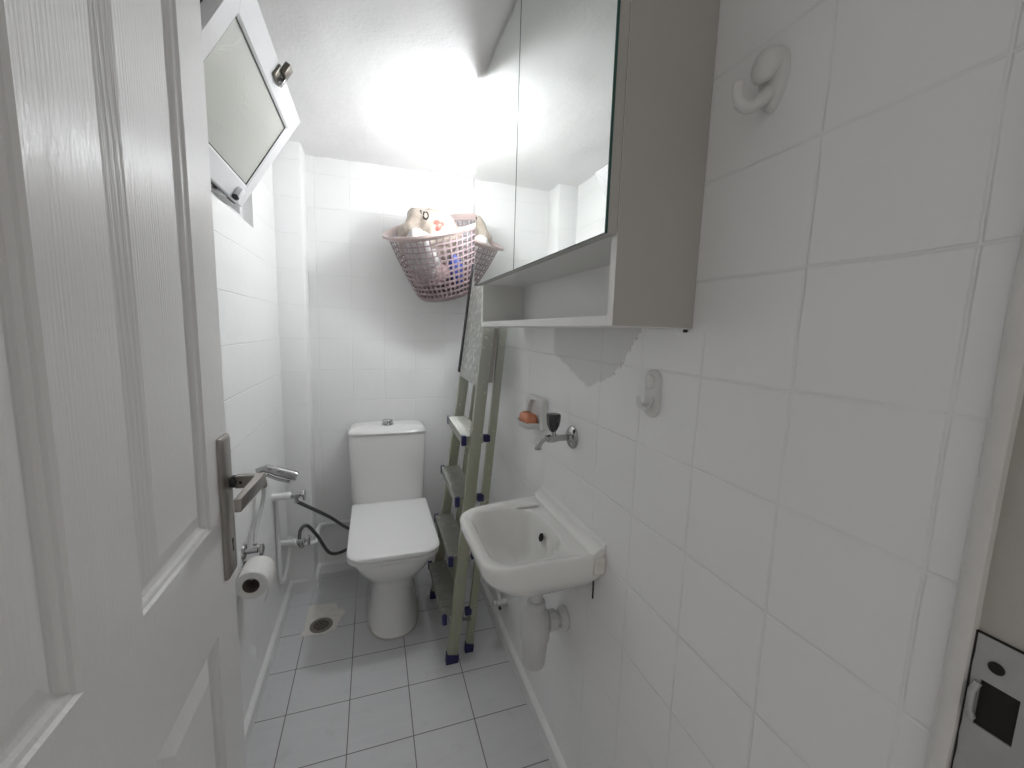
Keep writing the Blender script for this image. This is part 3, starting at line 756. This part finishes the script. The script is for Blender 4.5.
for h, r in ((.018, .007), (.024, .011), (.034, .0155), (.050, .018), (.062, .0185), (.066, .016), (.068, .008)):
    rings.append([(-.060+math.cos(a)*r*(1+.10*math.cos(3*a)), TY+math.sin(a)*r*(1+.10*math.cos(3*a)), TZ+h) for a in [2*PI*k/48 for k in range(48)]])
loft(rings, bm=kn); obj('knob', kn, KNOBM, tap, smooth=40)

# ------------------------------------------------------------------ soap dish and soap
sd = thing('soap_dish', 'white plastic soap holder on the right wall above the basin', 'soap dish', (0, 1.205, 1.0))
SCY, SCZ = 1.205, 1.035
def pl_ring(x, hy, hz, r, n=8): return [(x, y, z) for y, z in rrect(SCY, SCZ, hy, hz, r, n)]
def ni_ring(x, hy, z0, z1, n=8): return [(x, y, z) for y, z in rrect(SCY, (z0+z1)/2, hy, (z1-z0)/2, (hy*.95, hy*.95, .006, .006), n)]
obj('back_plate', loft([pl_ring(-.0005, .070, .050, .022), pl_ring(-.016, .070, .050, .022), pl_ring(-.021, .066, .046, .02), ni_ring(-.022, .052, 1.000, 1.075), ni_ring(-.008, .046, 1.004, 1.068), ni_ring(-.004, .03, 1.01, 1.055)]), PLW, sd, smooth=40)
ty = bmesh.new()
def half(r, z, x0=-.018): return [(x0, SCY+r, z)]+[(x0-.012-math.sin(PI*k/16)*(r*.72), SCY+math.cos(PI*k/16)*r, z) for k in range(17)]+[(x0, SCY-r, z)]
loft([half(.034, .984), half(.048, .990), half(.056, 1.002), half(.058, 1.008), half(.055, 1.009), half(.052, 1.002), half(.046, .998)], bm=ty)
obj('tray', ty, PLW, sd, smooth=50)
sbm = bmesh.new()
loft([[(x, y, z) for x, y in rrect(-.041, 1.195, .020-i, .038-i, .012, 6)] for z, i in ((.9990, .008), (1.001, .003), (1.008, 0), (1.022, 0), (1.031, .003), (1.035, .009))], bm=sbm)
tag(obj('soap_bar', sbm, SOAPM, smooth=60, loc=(-.046, 1.198, .999)), 'orange soap bar lying in the white soap dish', 'soap')

# ------------------------------------------------------------------ hooks
h1 = thing('wall_hook', 'small white oval hook on the right wall beside the tap', 'hook', (0, .645, 1.18))
def pill(x, i): return [(x, y, z) for y, z in rrect(.645, 1.180, .021-i, .046-i, .0205-i, 10)]
obj('back_plate', loft([pill(-.0003, 0), pill(-.006, 0), pill(-.009, .003), pill(-.010, .007)]), PLW, h1, smooth=40)
obj('cover_button', lathe([(.0145, 0), (.0145, .003), (.011, .006), (.004, .0075)], (-.0095, .645, 1.203), (-1, 0, 0), 24), PLW, h1, smooth=50)
hk = bmesh.new(); rings = []
for x, z, w, t in ((-.008, 1.172, .015, .006), (-.014, 1.160, .0145, .006), (-.022, 1.154, .013, .0045), (-.030, 1.158, .0115, .0035), (-.034, 1.168, .010, .003), (-.0345, 1.174, .007, .002)):
    rings.append([(x+math.cos(a)*t*.4, .645+math.cos(a)*w, z-.0+math.sin(a)*t*1.2) for a in [2*PI*k/20 for k in range(20)]])
loft(rings, bm=hk); obj('hook_tongue', hk, PLW, h1, smooth=60)

h2 = thing('wall_hook', 'large white overpainted double coat hook high on the right wall', 'hook', (0, .455, 1.63))
HY = .448
def bl_ring(x, s): return [(x, HY+a*s, 1.628+b*s) for a, b in [(math.cos(q)*(.020+.004*math.sin(q)), math.sin(q)*.040) for q in [2*PI*k/28 for k in range(28)]]]
obj('back_plate', loft([bl_ring(-.0003, 1), bl_ring(-.006, 1), bl_ring(-.010, .85), bl_ring(-.012, .5)]), PAINTHOOK, h2, smooth=60)
fn = bmesh.new(); rings = []
for d, r, zz in ((.002, .015, 1.648), (.010, .016, 1.646), (.018, .0175, 1.643), (.025, .0165, 1.640), (.030, .012, 1.637), (.032, .004, 1.636)):
    rings.append([(-d, HY+math.cos(q)*r, zz+math.sin(q)*r*1.25) for q in [2*PI*k/24 for k in range(24)]])
loft(rings, bm=fn); obj('hook_knob', fn, PAINTHOOK, h2, smooth=60)
obj('hook_arm', tube(smoothpath([(-.008, HY, 1.612), (-.024, HY, 1.598), (-.042, HY, 1.587), (-.056, HY, 1.590), (-.062, HY, 1.602), (-.061, HY, 1.612)], 5), [.009]*6+[.0075]*10+[.006]*10, 14), PAINTHOOK, h2, smooth=60)
obj('screw_hole', lathe([(.0022, 0), (.0022, .0008)], (-.0112, HY+.004, 1.606), (-1, 0, 0), 10), DARK, h2)

# ------------------------------------------------------------------ plumbing on the left
VG = 'angle valves on the left wall'
def angle_valve(y, z, label, xw=XL):
    t = thing('angle_valve', label, 'valve', (xw, y, z), VG)
    obj('white_fitting', lathe([(.019, .0005), (.0165, .006), (.0145, .012), (.0145, .05), (.0165, .055), (.0165, .066), (.013, .069)], (xw, y, z), (1, 0, 0), 20), PVC, t, smooth=40)
    obj('valve_body', lathe([(.009, .060), (.009, .092), (.011, .094), (.011, .102), (.006, .104), (.006, .114)], (xw, y, z), (1, 0, 0), 18), CHROME, t, smooth=40)
    obj('valve_outlet', lathe([(.0075, 0), (.0075, .022), (.009, .024), (.009, .032)], (xw+.082, y, z), (.25, .1, -1), 14), CHROME, t, smooth=40)
    w = bmesh.new(); loft([[(xw+x, y+math.cos(a)*.020*(1+.12*math.cos(4*a))*s, z+math.sin(a)*.020*(1+.12*math.cos(4*a))*s) for a in [2*PI*k/32 for k in range(32)]] for x, s in ((.112, .7), (.114, 1), (.120, 1), (.122, .7))], bm=w)
    obj('handwheel', w, CHROME, t, smooth=40)
    return t
angle_valve(1.82, .588, 'upper chrome angle valve on the left wall beside the toilet')
angle_valve(1.90, .345, 'lower chrome angle valve near the floor beside the toilet')
hpth = smoothpath([(XL+.088, 1.823, .560), (XL+.12, 1.86, .52), (XL+.20, 1.95, .42), (-.63, 2.06, .30), (-.575, 2.10, .285)], 8)
tag(obj('toilet_hose', tube(hpth, .0075, 12), HOSEM, smooth=60, loc=(XL+.09, 1.82, .55)), 'dark braided hose from the upper valve to the toilet', 'hose', 'braided hoses to the toilet')
hpth = smoothpath([(XL+.085, 1.903, .318), (XL+.075, 1.93, .33), (XL+.075, 1.965, .365), (XL+.10, 1.985, .375), (XL+.14, 2.0, .31), (-.715, 2.04, .195), (-.64, 2.08, .185), (-.59, 2.10, .235)], 8)
tag(obj('toilet_hose', tube(hpth, .0075, 12), HOSEM, smooth=60, loc=(XL+.09, 1.90, .31)), 'dark braided hose looping from the lower valve to the toilet', 'hose', 'braided hoses to the toilet')
wp = smoothpath([(XL+.024, 1.922, .343), (XL+.018, 2.03, .300), (XL+.03, YP-.014, .262), (XL+.07, YP-.013, .245), (XP-.0, YP-.013, .243), (XP+.015, YP-.004, .250), (XP+.016, YP+.03, .285), (XP+.018, YP+.09, .278), (XP+.035, YB-.014, .272), (XP+.09, YB-.013, .272), (-.56, YB-.013, .272)], 7)
tag(obj('water_pipe', tube(wp, .0115, 12), PVC, smooth=60, loc=(XP, YP, .24)), 'white water pipe stepping round the corner pillar behind the toilet', 'pipe')
up_ = [(XL+.010, 1.842, .585), (XL+.010, 1.842, .50), (XL+.010, 1.842, .30), (XL+.011, 1.846, .215), (XL+.014, 1.86, .190), (XL+.022, 1.878, .205), (XL+.034, 1.895, .27), (XL+.040, 1.90, .330)]
tag(obj('riser_pipe', tube(smoothpath(up_, 6), .0085, 12), PLASTERW, smooth=60, loc=(XL+.01, 1.86, .19)), 'painted pipe on the left wall linking the two angle valves', 'pipe')

# hand bidet spray in its wall bracket
bs = thing('bidet_sprayer', 'chrome hand bidet spray hanging from the left wall', 'sprayer', (XL, 1.567, .75))
obj('spray_handle', tube(smoothpath([(-.893, 1.567, .785), (-.865, 1.567, .792), (-.835, 1.567, .782), (-.800, 1.567, .768), (-.768, 1.567, .756)], 5), [.010]*5+[.014]*5+[.0165]*5+[.017]*5+[.015], 16), CHROME, bs, smooth=60)
obj('trigger', tube(smoothpath([(-.862, 1.560, .772), (-.83, 1.556, .755), (-.79, 1.556, .742)], 5), .005, 10), CHROME, bs, smooth=60)
obj('wall_bracket', bx(XL+.0005, -.868, 1.548, 1.584, .735, .775, .006), CHROME, bs, smooth=40)
obj('hose_nut', lathe([(.010, 0), (.0115, .004), (.0115, .02), (.008, .024)], (-.872, 1.557, .752), (0, 0, -1), 12), CHROME, bs, smooth=30)
obj('spray_hose', tube(smoothpath([(-.872, 1.557, .732), (-.874, 1.552, .69), (-.880, 1.53, .65), (-.884, 1.48, .605), (-.876, 1.435, .583)], 6), .0062, 10), HOSEW, bs, smooth=60)
bv = thing('sprayer_valve', 'chrome valve on the left wall above the toilet paper', 'valve', (XL, 1.42, .572))
obj('wall_flange', lathe([(.024, .0005), (.022, .006), (.012, .009)], (XL, 1.42, .572), (1, 0, 0), 22), CHROME, bv, smooth=40)
obj('valve_body', lathe([(.009, .006), (.009, .040), (.006, .042), (.006, .050)], (XL, 1.42, .572), (1, 0, 0), 18), CHROME, bv, smooth=40)
w = bmesh.new(); loft([[(XL+x, 1.42+math.cos(a)*.019*(1+.12*math.cos(3*a))*s, .572+math.sin(a)*.019*(1+.12*math.cos(3*a))*s) for a in [2*PI*k/30 for k in range(30)]] for x, s in ((.046, .7), (.048, 1), (.054, 1), (.056, .7))], bm=w)
obj('handwheel', w, CHROME, bv, smooth=40)

# toilet paper on its holder
RX, RZ2 = -.858, .522
hd = thing('paper_holder', 'chrome toilet paper holder on the left wall', 'holder', (XL, 1.41, .52))
obj('wall_rosette', lathe([(.018, .0005), (.018, .005), (.008, .007)], (XL, 1.415, RZ2), (1, 0, 0), 18), CHROME, hd, smooth=40)
obj('rod', tube([(XL+.004, 1.415, RZ2), (RX-.006, 1.415, RZ2), (RX, 1.412, RZ2+.016), (RX, 1.400, RZ2+.016), (RX, 1.312, RZ2+.016)], .005, 10), CHROME, hd, smooth=60)
rl = thing('toilet_paper_roll', 'white toilet paper roll with a loose end on the left wall', 'toilet paper', (RX, 1.35, RZ2))
obj('paper', lathe([(.023, 0), (.041, 0), (.043, .002), (.043, .093), (.041, .095), (.023, .095)], (RX, 1.302, RZ2), (0, 1, 0), 40, caps=False), PAPER, rl, smooth=40)
obj('core', lathe([(.0215, .001), (.023, .001), (.023, .094), (.0215, .094), (.0215, .001)], (RX, 1.302, RZ2), (0, 1, 0), 32, caps=False), TUBEM, rl, smooth=40)
tb = bmesh.new()
pth = [(RX+.0436*math.cos(a), RZ2+.0436*math.sin(a)) for a in [math.radians(60-10*k) for k in range(8)]]+[(RX+.043, RZ2-.025), (RX+.038, RZ2-.045), (RX+.030, RZ2-.062)]
loft([[(x, y+.003*noise.noise(Vector((z*30, y*9, 2))), z) for x, z in pth] for y in (1.304, 1.33, 1.36, 1.396)], False, False, False, bm=tb)
obj('loose_sheet', tb, PAPER, rl, smooth=60, mods=[('SOLIDIFY', dict(thickness=.0008, offset=0.))])

# ------------------------------------------------------------------ floor drain in a cement patch
fd = thing('floor_drain', 'round floor drain in a rough pale cement patch', 'drain', (-.73, 1.83, 0))
pb = bmesh.new(); outl = [(-.803, 1.940), (-.745, 1.938), (-.682, 1.930), (-.678, 1.885), (-.650, 1.878), (-.640, 1.850), (-.655, 1.825), (-.668, 1.790), (-.672, 1.752), (-.720, 1.738), (-.770, 1.742), (-.815, 1.742), (-.800, 1.775), (-.802, 1.85)]
fine = []
for i in range(len(outl)):
    a, b2 = Vector(outl[i]), Vector(outl[(i+1) % len(outl)])
    for k in range(5):
        p = a.lerp(b2, k/5); n_ = noise.noise(Vector((p.x*60, p.y*60, 1)))*.003; fine.append((p.x+n_, p.y-n_))
loft([[(x, y, .0002) for x, y in fine], [(-.735+(x+.735)*.985, 1.84+(y-1.84)*.985, .0035) for x, y in fine]], bm=pb)
obj('cement_patch', pb, CEMENT, fd)
DC = (-.735, 1.790)
obj('drain_ring', lathe([(.047, .0), (.046, .0055), (.041, .0065), (.037, .0050), (.037, .0038)], (*DC, .0005), n=40, caps=False), DRAINM, fd, smooth=40)
db = lathe([(.037, .0040), (.002, .0038)], (*DC, .0005), n=40)
obj('drain_plate', db, DRAINM, fd)
ds = bmesh.new()
for k in range(-3, 4):
    w_ = math.sqrt(max(0, .031**2-(k*.009)**2)); bx(DC[0]-w_, DC[0]+w_, DC[1]+k*.009-.002, DC[1]+k*.009+.002, .0044, .0050, bm=ds)
obj('drain_slots', ds, DARK, fd)

# ------------------------------------------------------------------ wall lamp, hidden behind the mirror cabinet
LX, LY, LZ = -.085, 1.60, 1.80
lp = thing('wall_lamp', 'small round opal globe lamp on the right wall behind the mirror cabinet', 'lamp', (0, LY, LZ))
obj('lampholder', lathe([(.042, .0005), (.042, .008), (.030, .014), (.024, .018), (.024, .040)], (0, LY, LZ), (-1, 0, 0), 28), LAMPW, lp, smooth=40)
obj('globe', lathe([(.022, -.0445)]+[(.05*math.cos(PI*k/24), .05*math.sin(PI*k/24)) for k in range(-8, 13)], (LX, LY, LZ), (-1, 0, 0), 28), BULB, lp, smooth=180)

# printed marks on the cream bag (a black D with an apostrophe, a red blot)
def D_poly():
    q = annulus(0, 0, 1, (.012, .020), half=False) if False else []
    ro, ri = (.0135, .0185), (.0070, .0105)
    n = 20
    for k in range(n):
        p, q2 = 2*PI*k/n, 2*PI*(k+1)/n
        sx = lambda a, r: (r[0]*(math.copysign(abs(math.cos(a))**(1. if math.cos(a) > 0 else .45), math.cos(a))), r[1]*math.sin(a))
        q.append([sx(p, ri), sx(p, ro), sx(q2, ro), sx(q2, ri)])
    return q
apo = strip([(-.0225, .020), (-.0215, .012), (-.019, .004)], .0042, .0015)
printed('printed_letter', [D_poly(), apo], BLACKP, (-.283, 1.776), 1.0, bag, 'black printed letter D after an apostrophe')
def blot():
    n = 24; q = []
    for k in range(n):
        f = lambda a: .017*(1+.28*math.sin(3*a+.6)+.12*math.sin(5*a))
        a, c = 2*PI*k/n, 2*PI*(k+1)/n
        q.append([(0, 0), (f(a)*math.cos(a)*.5, f(a)*math.sin(a)*.55), (f(c)*math.cos(c)*.5, f(c)*math.sin(c)*.55)])
        q.append([(f(a)*math.cos(a)*.5, f(a)*math.sin(a)*.55), (f(a)*math.cos(a), f(a)*math.sin(a)*1.1), (f(c)*math.cos(c), f(c)*math.sin(c)*1.1), (f(c)*math.cos(c)*.5, f(c)*math.sin(c)*.55)])
    return q
printed('printed_blot', [blot()], REDP, (-.228, 1.742), 1.15, bag, 'red printed emblem')

# ------------------------------------------------------------------ world, camera, view
w = bpy.data.worlds.new('World'); S.world = w; w.use_nodes = True
w.node_tree.nodes['Background'].inputs[0].default_value = (1., .975, .94, 1)
w.node_tree.nodes['Background'].inputs[1].default_value = .32
cam = bpy.data.cameras.new('Camera'); co = bpy.data.objects.new('Camera', cam); C.objects.link(co)
rt = Vector((0.94711488, -0.31950759, 0.02980429)); up = Vector((0.01278151, 0.13036636, 0.9913835)); fw_ = Vector((0.32064003, 0.93857313, -0.12755571))
M = Matrix(((rt.x, up.x, -fw_.x, -.5074), (rt.y, up.y, -fw_.y, 0), (rt.z, up.z, -fw_.z, 1.28975), (0, 0, 0, 1)))
co.matrix_world = M
cam.sensor_width = 36; cam.lens = 409.056/1024*36; cam.clip_start = .01
S.camera = co
S.view_settings.view_transform = 'Standard'; S.view_settings.look = 'None'; S.view_settings.gamma = 1.; S.view_settings.use_curve_mapping = False
S.view_settings.exposure = .15
